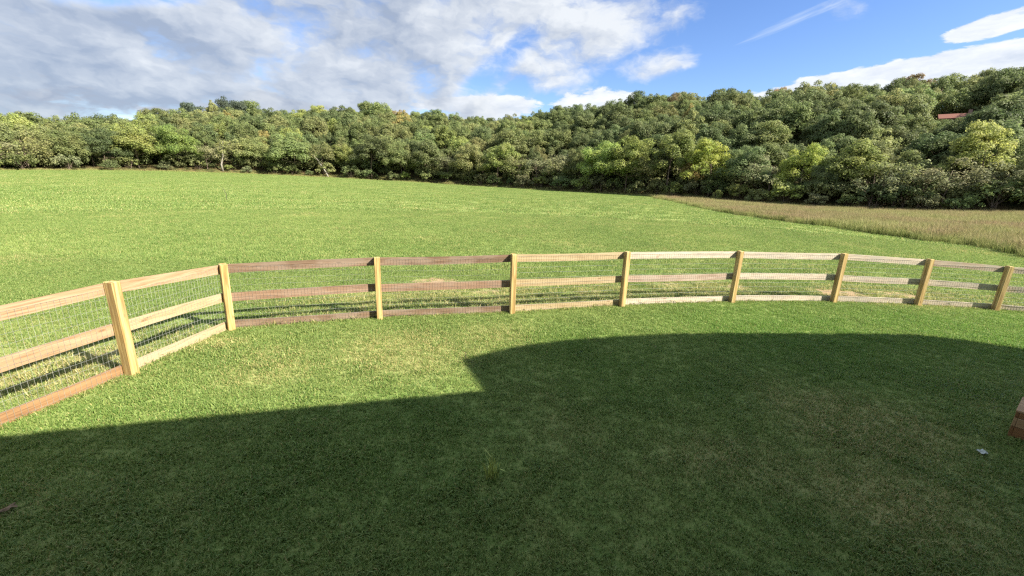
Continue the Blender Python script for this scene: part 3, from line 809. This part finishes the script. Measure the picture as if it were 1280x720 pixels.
# --- the trees one can pick out along the field edge: azimuth, distance beyond the edge, height, kind, tone, width, label
FRONT = [
 (-52.0, 2, 10.5, 'grey', 'grey', 1.3, 'grey olive bushy tree at the left end of the wood edge'),
 (-49.2, 1, 10.5, 'grey', 'olive', 1.2, 'low olive grey tree beside the leftmost bush of the wood edge'),
 (-46.6, 2, 11.5, 'front', 'mid', 1., 'green tree left of the pale grass strip under the wood edge'),
 (-44.2, 1, 12, 'front', 'dark', .9, 'dark green tree with low limbs left of the yellow green pair'),
 (-41.8, 0, 13.2, 'frontoval', 'yellowgreen', 1.15, 'yellow green tree, left one of a pale pair in the left wood edge'),
 (-38.6, 2, 14, 'front', 'bright', 1., 'broad fresh green tree, right one of the pale pair on the left'),
 (-36.2, -1, 9.5, 'grey', 'grey', 1.1, 'thin grey tree with open crown in front of the broad green tree on the left'),
 (-33.6, 1, 11.5, 'grey', 'olive', 1.1, 'greyish tree with visible pale limbs, left of the round dark tree'),
 (-31.0, 2, 12, 'front', 'mid', 1., 'mid green tree filling the wood edge left of the round oak'),
 (-27.6, 0, 14.5, 'front', 'mid', 1.15, 'large round green tree standing forward before the pale fallen trunk'),
 (-24.6, 1, 12, 'grey', 'olive', 1.1, 'thin olive tree behind the pale leaning dead trunk'),
 (-21.8, 1, 11, 'frontoval', 'yellowgreen', .9, 'small yellow green tree right of the pale leaning dead trunk'),
 (-18.9, -2, 15.5, 'front', 'dark', 1.1, 'big dark green tree jutting into the field with skirt of low leaves'),
 (-15.2, 1, 13, 'front', 'mid', .9, 'green tree just right of the big jutting dark tree'),
 (-12.0, 0, 14.5, 'frontoval', 'olive', 1.1, 'tall olive tree left of centre at the wood edge'),
 (-9.2, 1, 10, 'grey', 'grey', 1.1, 'low grey bushy tree between two tall olive trees'),
 (-6.4, 0, 13.8, 'front', 'olive', 1., 'olive green spreading tree near the middle of the wood edge'),
 (-2.6, 0, 14.5, 'frontoval', 'yellowgreen', 1.15, 'tall yellow olive tree at the middle of the wood edge'),
 (.2, -1, 11.5, 'grey', 'olive', 1., 'slim sparse tree with bare stem right of the tall yellow olive tree'),
 (2.8, 0, 10.5, 'grey', 'grey', 1.15, 'grey brown thin crowned tree left of centre gap'),
 (5.6, 1, 11, 'grey', 'grey', 1.2, 'dull grey round low tree left of the largest light green tree'),
 (8.4, 2, 12, 'front', 'mid', .8, 'dark pocket green tree tucked left of the largest light green tree'),
 (11.4, -1, 15.2, 'front', 'bright', 1.05, 'largest light green tree, left half of the pale double crown'),
 (14.6, -1, 15.4, 'front', 'bright', .95, 'light green tree, right half of the pale double crown'),
 (17.4, 0, 10.5, 'grey', 'olive', 1., 'low brownish green tree between the double crown and reddish topped tree'),
 (19.6, 1, 16, 'frontoval', 'yellowgreen', 1., 'tall green tree with yellowing top left of the bright yellow green tree'),
 (22.2, 1, 9.5, 'front', 'amber', .6, 'small pale amber tree left of the bright yellow green tree'),
 (24.6, 0, 13.8, 'frontoval', 'yellow', 1.05, 'bright yellow green tree with dark stem on the right half'),
 (28.0, 1, 11.5, 'front', 'dark', .95, 'dark grey green tree right of the bright yellow green tree'),
 (30.9, 0, 9.8, 'grey', 'grey', 1.2, 'brownish thin tree left of the golden yellow tree by the meadow'),
 (33.8, 1, 11.3, 'front', 'yellow', .8, 'golden yellow tree standing behind the tan meadow'),
 (36.2, 0, 8, 'front', 'dark', .7, 'low dark green tree right of the golden yellow tree'),
 (38.2, 2, 11.6, 'frontoval', 'yellowgreen', 1.05, 'yellow tinged tree between golden tree and grey thicket'),
 (40.2, -1, 8.4, 'grey', 'grey', 1.15, 'grey thicket tree behind the rusty meadow, leftmost of the thicket'),
 (42.0, 0, 9.4, 'grey', 'olive', 1.1, 'olive brown thicket tree behind the rusty meadow'),
 (43.8, -1, 8.0, 'grey', 'grey', 1.1, 'grey leafless looking thicket tree left of tall yellow tree'),
 (45.4, 0, 8.4, 'grey', 'grey', 1.1, 'thin grey thicket tree right below the tall yellow tree'),
 (47.3, 6, 13.0, 'frontoval', 'yellowgreen', .85, 'tall yellow green tree rising above the grey thicket at right'),
 (48.8, 0, 7.6, 'grey', 'grey', 1.2, 'low spreading grey tree near the right end of the meadow'),
 (50.6, 1, 8.6, 'front', 'olive', .9, 'olive tree at the right end of the wood edge'),
 (52.6, 1, 9., 'grey', 'grey', 1.1, 'grey tree last at the right end of the wood edge'),
]
for (az, dd, h, key, tone, wid, lab) in FRONT:
    plant(key, az, float(edge_d(az)) + 3 + dd, h, tone, lab, 'trees along the field edge', wid=wid * 1.12)

# --- noted trees on the skyline and slope: azimuth, distance past the edge (fraction to crest), height, kind, tone, label
SKYT = [
 (-49.0, .75, 12.5, 'round', 'amber', 1., 'amber yellow tree on the low skyline at far left'),
 (-42.6, .8, 14.5, 'round', 'olive', 1., 'round olive tree bulging on the left skyline'),
 (-36.8, 1., 15.0, 'spread', 'blue', .9, 'blackish oak on the left skyline, left of the widest dark crown'),
 (-33.4, 1., 15.6, 'spread', 'blue', 1.1, 'widest blackish oak crown on the left skyline'),
 (-30.6, 1., 13.5, 'round', 'blue', .9, 'smaller blackish oak right of the widest dark crown'),
 (-35.1, .9, 15.6, 'oval', 'olive', .7, 'narrow pale olive tree between two dark skyline oaks'),
 (15.0, .95, 15., 'round', 'dark', 1., 'round dark tree topping the ridge above the light green double crown'),
 (19.4, .93, 14.4, 'round', 'rust', .8, 'rusty orange topped tree on the ridge skyline'),
 (21.2, .62, 13.2, 'oval', 'amber', .7, 'amber tree on slope just below the rusty ridge tree'),
 (30.4, .96, 14.0, 'round', 'rust', .7, 'faintly rusty tree on the ridge left of the highest oak'),
 (45.7, 1.02, 15.2, 'oval', 'olive', .8, 'tall thin olive tree breaking the right skyline'),
]
for (az, t, h, key, tone, wid, lab) in SKYT:
    D, D2 = float(edge_d(az)), float(crest_d(az))
    plant(key, az, D + (D2 - D) * t, h * .98, tone, lab, 'trees on the skyline and slope', wid=wid)

# --- the wood behind, tree by tree, row after row up the slope
HOUSE_AZ, HOUSE_R = 45.0, 168.0
def sector(az):
    for lim, nm in ((-38, 'far left'), (-22, 'left'), (-6, 'left of centre'), (8, 'centre'), (22, 'right of centre'), (36, 'right'), (99, 'far right')):
        if az < lim: return nm
taken = [(a, float(edge_d(a) + (crest_d(a) - edge_d(a)) * t)) for (a, t, *_) in SKYT]
rows = [.07, .15, .23, .31, .39, .47, .55, .63, .71, .79, .87, .95, 1.02]
WOOD = []
for ri, t in enumerate(rows):
    az = -53.5 + (ri % 2) * 1.6
    while az < 54:
        D, D2 = float(edge_d(az)), float(crest_d(az))
        a = az + tree_rng.uniform(-.7, .7)
        r = D + (D2 - D) * (t + tree_rng.uniform(-.04, .04)) + 2.5
        step = math.degrees((7.6 if a > -20 else 8.2) / r) * tree_rng.uniform(.9, 1.15)
        az += step
        if any(abs(a - q[0]) < 1.6 and abs(r - q[1]) < 5 for q in taken): continue
        if abs(a - HOUSE_AZ) < 3.4 and abs(r - HOUSE_R) < 8: continue
        u = tree_rng.random()
        right = (a > 4)
        if ri == 0:
            tone = 'mid' if u < .35 else 'olive' if u < .6 else 'dark' if u < .85 else 'yellowgreen'
        elif right:
            tone = 'dark' if u < .55 else 'mid' if u < .86 else 'olive' if u < .99 else 'rust'
        else:
            tone = 'mid' if u < .38 else 'olive' if u < .68 else 'dark' if u < .90 else 'yellowgreen' if u < .98 else 'amber'
        key = tree_rng.choice(['round', 'round', 'oval', 'spread'])
        h = tree_rng.triangular(9.0, 16.0, 12.2) * (.94 if ri < 2 else 1.)
        if ri == len(rows) - 1: h = tree_rng.choice([9.5, 11, 12.5, 13.5, 16.5])
        if right and ri in (0, 1): h *= .85
        if abs(a - HOUSE_AZ) < 2.6 and r < HOUSE_R:
            zmax = CAMH + r * math.tan(R(7.42)) - float(gz(r * math.sin(R(a)), r * math.cos(R(a))))
            if zmax < 4: continue
            h = min(h, zmax)
        band = 'lower' if ri < 4 else 'middle' if ri < 9 else 'upper'
        sec = sector(a)
        where = {'lower': 'just behind the edge trees', 'middle': 'half way up the slope', 'upper': 'on top of the wooded slope'}[band]
        WOOD.append((key, a, r, h, tone, where, sec, ri, tree_rng.uniform(.92, 1.3)))
# the nearest rows and the skyline row show largest: each is a tree of its own; the rest of the wood is one mass
WOOD.sort(key=lambda q: (q[7] == len(rows) - 1 or q[7] == len(rows) - 2, -q[2]), reverse=True)
N_OWN = 296 - len(FRONT) - len(SKYT)
for (key, a, r, h, tone, where, sec, ri, wd) in WOOD[:N_OWN]:
    plant(key, a, r, h, tone, f'{WORD[tone]} tree {where}, {sec} part', f'{WORD[tone]} trees {where}, {sec} part', wid=wd)
def far_wood(rest):
    by = {}
    mats = {}
    protos = []; pts = []; rz = []; sc = []; vi = []
    index = {}
    for (key, a, r, h, tone, where, sec, ri, wd) in rest:
        k = tree_rng.randrange(len(TREES[key])); cm, tm, h0, rx = TREES[key][k]
        if (key, k, tone) not in index:
            if tone not in mats:
                mats[tone] = mat_leaf('wood_foliage_' + WORD[tone].replace(' ', '_'), COLS[tone])
            me = bpy.data.meshes.new('wood_tree'); bm = bmesh.new(); bm.from_mesh(cm); n0 = len(bm.faces); bm.from_mesh(tm)
            bm.faces.ensure_lookup_table()
            for f in bm.faces[n0:]: f.material_index = 1
            bm.to_mesh(me); bm.free(); me.materials.append(mats[tone]); me.materials.append(M_bark)
            index[(key, k, tone)] = len(protos); protos.append(me)
        x = r * math.sin(R(a)); y = r * math.cos(R(a))
        pts.append((x, y, float(gz(x, y)) - .05)); rz.append(tree_rng.uniform(0, 6.28)); sc.append(h / h0); vi.append(index[(key, k, tone)])
    o = scatter('far_wood', np.array(pts), np.array(rz), np.array(sc), protos, np.array(vi))
    tag(o, 'dense mass of broadleaf trees covering the middle of the slope', 'wood', kind='stuff')
far_wood(WOOD[N_OWN:])
print('hill trees', len(WOOD), 'mass', len(WOOD) - N_OWN)

# --- shrubs filling the skirt of the wood
SH = []
az = -53.
while az < 54:
    SH.append(az); az += tree_rng.uniform(1.5, 3.0)
for i, a in enumerate(SH):
    D = float(edge_d(a))
    tone = tree_rng.choice(['dark', 'mid', 'olive', 'grey', 'mid', 'yellowgreen'])
    plant('shrub', a, D + tree_rng.uniform(-1.2, 2.5), tree_rng.uniform(2.4, 5.2), tone, f'{WORD[tone]} shrub under the wood edge, {sector(a)} part', f'{WORD[tone]} shrubs under the wood edge, {sector(a)} part', name='shrub', cat='shrub', wid=1.1)
plant('shrub', 25.6, 105, 3.0, 'yellowgreen', 'small pale round shrub standing before the dark stem of the bright yellow green tree', None, name='shrub', cat='shrub', wid=.7)

# --- low understory covering the slope between the trunks
def understory():
    m, nt = new_mat('understory_leaf'); n = N(nt)
    ri = n.node('ShaderNodeNewGeometry').outputs['Random Per Island']
    c = n.mix(n.ss(.35, .65, n.noise(n.pos(), .12, 3, .6)), C4(.10, .14, .055), C4(.18, .19, .08))
    c = n.mix(n.m('MULTIPLY', ri, .4), c, C4(.24, .25, .11))
    n.out(leaf_shader(n, c, .35, rough=.6, spec=.2))
    protos = []
    for sd in (701, 702, 703):
        V, _ = make_crown(sd, 3.4, 3.2, .1, 'shrub', .34, .8, .2)
        protos.append(quads_mesh('understory_source', V, m))
    N_ = 1900
    az = rng.uniform(-54, 54, N_); t = rng.random(N_)
    D = edge_d(az); r = D + 4 + (crest_d(az) + 6 - D) * t
    x = r * np.sin(np.radians(az)); y = r * np.cos(np.radians(az))
    hx, hy = HOUSE_R * math.sin(R(HOUSE_AZ)), HOUSE_R * math.cos(R(HOUSE_AZ))
    k = np.hypot(x - hx, y - hy) > 9
    o = scatter('understory', np.stack([x, y, gz(x, y) - .1], -1)[k], rng.random(k.sum()) * 6.283, (.7 + .9 * rng.random(N_))[k], protos, rng.integers(0, 3, k.sum()))
    tag(o, 'green understory bushes covering the wooded slope between the trunks', 'undergrowth', kind='stuff')
understory()

# --- pale dead trunk leaning at the wood edge
def dead_tree(az, dr, h, lean, label, seed):
    r = float(edge_d(az)) + dr; x = r * math.sin(R(az)); y = r * math.cos(R(az))
    rr = random.Random(seed); m = MB()
    pts = [Vector((lean * t ** 1.2, 0, t * h)) + Vector((rr.uniform(-.2, .2), rr.uniform(-.2, .2), 0)) for t in (0, .25, .5, .75, 1.)]
    m.tube(pts, [.34, .28, .22, .15, .07], 7)
    root = empty('dead_tree', (x, y, float(gz(x, y)) - .1)); tag(root, label, 'dead tree')
    m.build('trunk', M_palebark, root, True)
    b = MB()
    for k in range(7):
        t = rr.uniform(.35, .95); i = min(int(t * 4), 3); a = pts[i].lerp(pts[i + 1], t * 4 - i)
        e = a + Vector((rr.uniform(-2, 2), rr.uniform(-1, 1), rr.uniform(.4, 2.2)))
        b.tube([a, a.lerp(e, .5) + Vector((0, 0, .2)), e], [.09, .06, .02], 5)
    b.build('branches', M_palebark, root, True)
dead_tree(-24.0, -.5, 7.5, -4.5, 'pale bare dead trunk leaning left at the wood edge', 1)
dead_tree(-34.9, 1.5, 10, 1.5, 'pale bare upright snag among the left wood edge trees', 2)

# --- rough unmown verge under the wood
def verge():
    Mv = mat_meadow('verge', C4(.2, .22, .07), C4(.4, .34, .16), .6)
    protos = [blade_patch('verge_source', 1.2, 80, .55, .03, Mv, .6, .3, 41), blade_patch('verge_source', 1.2, 80, .42, .03, Mv, .7, .3, 42)]
    az = rng.uniform(-54, 24, 1500); d = edge_d(az) + rng.uniform(-2.2, 3, 1500) + (fbm(az * .6, az * 0) - .5) * 4
    x = d * np.sin(np.radians(az)); y = d * np.cos(np.radians(az))
    o = scatter('verge_grass', np.stack([x, y, gz(x, y)], -1), rng.random(1500) * 6.283, .6 + .6 * rng.random(1500), protos, rng.integers(0, 2, 1500))
    tag(o, 'rough tan verge grass along the foot of the wood', 'grass', kind='stuff')
verge()

# --- house with a red roof among the trees of the slope
def hill_house():
    x = HOUSE_R * math.sin(R(HOUSE_AZ)); y = HOUSE_R * math.cos(R(HOUSE_AZ))
    zt = CAMH + HOUSE_R * math.tan(R(7.5))
    z0 = zt - 5.4
    root = empty('hillside_house', (x, y, z0), R(-38))
    tag(root, 'red roofed house half hidden by trees on the right slope', 'house')
    wm = mat_simple('house_wall', C4(.22, .15, .13), .8); rm = mat_simple('red_roof', C4(.15, .058, .042), .7); gm = mat_simple('window_glass', C4(.03, .035, .04), .15, 0, .5)
    m = MB(); m.box(-4, 4, -3, 3, -3, 4.2); m.build('wall', wm, root)
    m = MB(); m.add([(-4.6, -3.6, 4.15), (4.6, -3.6, 4.15), (4.6, 0, 5.7), (-4.6, 0, 5.7), (-4.6, 3.6, 4.15), (4.6, 3.6, 4.15), (-4.6, -3.6, 4.0), (4.6, -3.6, 4.0), (4.6, 3.6, 4.0), (-4.6, 3.6, 4.0)],
                    [(0, 1, 2, 3), (3, 2, 5, 4), (6, 9, 8, 7), (0, 6, 7, 1), (4, 5, 8, 9), (0, 3, 4, 9, 6), (1, 7, 8, 5, 2)])
    rf = m.build('roof', rm, root)
    m = MB(); m.box(1.2, 1.9, .3, 1.0, 4.8, 6.6); m.build('chimney', wm, rf)
    for cx in (-2.4, 0, 2.4):
        m = MB(); m.box(cx - .6, cx + .6, -3.05, -3.003, 1.7, 3.1); w = m.build('window', gm, root)
        m = MB()
        m.box(cx - .68, cx - .603, -3.08, -3.003, 1.62, 3.18); m.box(cx + .603, cx + .68, -3.08, -3.003, 1.62, 3.18)
        m.box(cx - .6, cx + .6, -3.08, -3.003, 1.62, 1.698); m.box(cx - .6, cx + .6, -3.08, -3.003, 3.102, 3.18); m.build('frame', wm, w)
hill_house()

# ------------------------------------------------------------------ sky
w = bpy.data.worlds.new('World'); scn.world = w; w.use_nodes = True
nt = w.node_tree; nt.nodes.clear(); n = N(nt)
sky = n.node('ShaderNodeTexSky', sky_type='NISHITA'); sky.sun_disc = False
sky.sun_elevation = R(SUN_EL); sky.sun_rotation = R(SUN_AZ); sky.altitude = 250; sky.air_density = 1.0; sky.dust_density = .3; sky.ozone_density = 2.0
dirv = n.node('ShaderNodeTexCoord').outputs['Generated']
dx, dy, dz = n.sep(dirv)
azd = n.m('MULTIPLY', n.m('ARCTAN2', dx, dy), 57.2958)
eld = n.m('MULTIPLY', n.m('ARCSINE', dz), 57.2958)
zz = n.m('ADD', n.m('MAXIMUM', dz, 0.), .14)
pl = n.comb(n.m('DIVIDE', dx, zz), n.m('DIVIDE', dy, zz), 0.)           # cloud deck seen in perspective
wrp = n.noise(pl, 1.2, 3, .6, out=1)
pa = n.comb(n.m('MULTIPLY', azd, .082), n.m('MULTIPLY', eld, .150), 4.2)
wrp2 = n.noise(pa, 2.2, 4, .6, out=1)
plw = n.vm('ADD', pa, n.scale(n.vm('SUBTRACT', wrp2, (.5, .5, .5)), (.45, .45, 0)))
n1 = n.noise(plw, 1.6, 9, .57)
n2 = n.noise(n.vm('ADD', plw, (.09, .17, 0)), 1.6, 5, .52)             # the same deck a little towards the sun, for relief
ae = n.comb(n.m('MULTIPLY', azd, .09), n.m('MULTIPLY', eld, .26), 1.7)
n3 = n.noise(n.vm('ADD', ae, n.scale(n.noise(ae, 3.5, 3, .6, out=1), (.25, .25, 0))), 1.6, 9, .66)                                            # heaped cumulus edges near the horizon
def blob(az, el, ra, re, tilt=0., k=1., soft=.35):
    a = n.m('SUBTRACT', azd, az); e = n.m('SUBTRACT', eld, el); c, s = math.cos(R(tilt)), math.sin(R(tilt))
    u = n.m('DIVIDE', n.m('ADD', n.m('MULTIPLY', a, c), n.m('MULTIPLY', e, s)), ra)
    v = n.m('DIVIDE', n.m('SUBTRACT', n.m('MULTIPLY', e, c), n.m('MULTIPLY', a, s)), re)
    d = n.m('SQRT', n.m('ADD', n.m('MULTIPLY', u, u), n.m('MULTIPLY', v, v)))
    return n.ss(1 - soft * 1.4, 1 + soft * 1.4, d, k, 0.)
def vmax(*L):
    r = L[0]
    for q in L[1:]: r = n.m('MAXIMUM', r, q)
    return r
def vsub(a, b): return n.m('SUBTRACT', a, b, clamp=True)
# broad deck on the left, breaking up towards the centre
deck = vmax(blob(-48, 14, 46, 16, 0, 1.12, .3), blob(-14, 17, 22, 8.5, 6, .95, .35), blob(8.5, 17.0, 11.0, 4.6, 20, .86, .4), blob(15.2, 14.2, 5.4, 1.9, 5, .66, .5))
deck = vsub(deck, blob(-40.5, 15.3, 6.0, 1.2, 12, .7, .5))
deck = vsub(deck, blob(-3.5, 13.6, 6.0, 1.3, 40, .6, .6))
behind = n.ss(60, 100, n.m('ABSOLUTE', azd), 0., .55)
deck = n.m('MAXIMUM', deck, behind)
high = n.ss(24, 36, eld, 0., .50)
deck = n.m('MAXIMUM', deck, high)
low = vmax(blob(-5.5, 9.0, 8.5, 2.0, 3, .85, .3), blob(10.0, 10.2, 6.0, 2.0, 3, .85, .3), blob(42.5, 10.6, 17.5, 2.3, 3, .95, .2), blob(46.4, 14.55, 4.4, .95, 8, .92, .3), blob(-28, 6.5, 26, 2.2, 0, .7, .4))
wisp = vmax(blob(30.0, 17.3, 5.2, .9, 18, .55, .6), blob(34.5, 18.1, 4.4, .6, 15, .6, .6), blob(6, 22, 8, 1.2, 10, .4, .6))
dens = n.ss(.24, .78, n.m('ADD', n.m('MULTIPLY', deck, .8), n.m('MULTIPLY', n.m('SUBTRACT', n1, .5), 1.7)))
dlow = n.ss(.42, .64, n.m('ADD', n.m('MULTIPLY', low, .8), n.m('MULTIPLY', n.m('SUBTRACT', n3, .5), 2.0)))
strk = n.noise(n.comb(n.m('ADD', n.m('MULTIPLY', azd, .10), n.m('MULTIPLY', eld, -.15)), n.m('ADD', n.m('MULTIPLY', eld, .9), n.m('MULTIPLY', azd, -.25)), 0.), 1.0, 5, .6)
dwis = n.m('MULTIPLY', n.ss(.35, .9, n.m('ADD', n.m('MULTIPLY', wisp, .8), n.m('MULTIPLY', n.m('SUBTRACT', strk, .5), 1.2))), .7)
# cloud tone: sunlit tops against grey undersides
lowf = n.noise(n.vm('ADD', plw, (3.1, 7.7, 0)), .9, 3, .5)
rel = n.m('ADD', n.m('MULTIPLY', n.m('SUBTRACT', n1, n2), 2.6), n.m('MULTIPLY', n.m('SUBTRACT', lowf, .5), 1.1))
thick = n.ss(.45, 1.0, n.m('ADD', n.m('MULTIPLY', deck, .55), n.m('MULTIPLY', n1, .55)))
leftg = n.ss(18, -20, azd)
lit = n.m('ADD', n.m('SUBTRACT', .80, n.m('MULTIPLY', n.m('MULTIPLY', thick, leftg), .62)), rel, clamp=True)
cd = n.mix(lit, C4(1.55, 1.85, 2.4), C4(3.6, 3.75, 3.9))
rl = n.noise(n.vm('ADD', n.vm('ADD', ae, n.scale(n.noise(ae, 3.5, 3, .6, out=1), (.25, .25, 0))), (.10, .25, 0)), 1.6, 6, .62)
litl = n.m('ADD', .62, n.m('MULTIPLY', n.m('SUBTRACT', n3, rl), 2.0), clamp=True)
cl_ = n.mix(litl, C4(2.6, 2.9, 3.4), C4(4.2, 4.3, 4.4))
skyc = n.node('ShaderNodeHueSaturation'); skyc.inputs['Saturation'].default_value = 1.2; skyc.inputs['Hue'].default_value = .513; skyc.inputs['Value'].default_value = .86; nt.links.new(sky.outputs[0], skyc.inputs['Color'])
col = n.mix(dwis, skyc.outputs[0], C4(3.4, 3.8, 4.2))
col = n.mix(n.m('MULTIPLY', dlow, .95), col, cl_)
col = n.mix(n.m('MULTIPLY', dens, .95), col, cd)
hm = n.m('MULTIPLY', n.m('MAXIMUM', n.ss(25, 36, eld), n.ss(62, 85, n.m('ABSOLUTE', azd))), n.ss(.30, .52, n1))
col = n.mix(n.m('MULTIPLY', hm, n.ss(-2, 6, eld)), col, C4(2.9, 3.3, 3.7))        # bright out-of-view cloud overhead and behind, added to lift the ambient light
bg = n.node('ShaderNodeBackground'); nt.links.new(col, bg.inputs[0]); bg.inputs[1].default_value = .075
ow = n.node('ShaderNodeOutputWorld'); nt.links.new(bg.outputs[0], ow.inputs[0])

# ------------------------------------------------------------------ sun
sd = bpy.data.lights.new('sun', 'SUN'); sd.energy = 4.8; sd.angle = R(.55); sd.color = (1., .915, .76)
so = link(bpy.data.objects.new('sun', sd)); so.location = (30, -20, 40)
so.rotation_euler = (-sv).to_track_quat('-Z', 'Y').to_euler()

# ------------------------------------------------------------------ camera: wide phone lens, tipped down, slightly rolled
cd_ = bpy.data.cameras.new('camera'); cd_.sensor_width = 36; cd_.lens = 14.344; cd_.clip_start = .05; cd_.clip_end = 20000
co = link(bpy.data.objects.new('camera', cd_))
p, ro = R(14.5), R(2.2)
F = Vector((0, math.cos(p), -math.sin(p))); R0 = Vector((1, 0, 0)); U0 = R0.cross(F)
Rv = R0 * math.cos(ro) + U0 * math.sin(ro); Uv = U0 * math.cos(ro) - R0 * math.sin(ro)
co.matrix_world = Matrix(((Rv.x, Uv.x, -F.x, 0), (Rv.y, Uv.y, -F.y, 0), (Rv.z, Uv.z, -F.z, CAMH), (0, 0, 0, 1)))
scn.camera = co

# ------------------------------------------------------------------ colour management / cycles
vs = scn.view_settings
scn.display_settings.display_device = 'sRGB'
vs.view_transform = 'Standard'; vs.look = 'None'; vs.gamma = 1; vs.use_curve_mapping = False; vs.exposure = 1.76
scn.cycles.max_bounces = 4; scn.cycles.diffuse_bounces = 3; scn.cycles.transmission_bounces = 2; scn.cycles.volume_bounces = 0; scn.cycles.glossy_bounces = 2
scn.cycles.use_denoising = False
scn.cycles.filter_width = 1.3
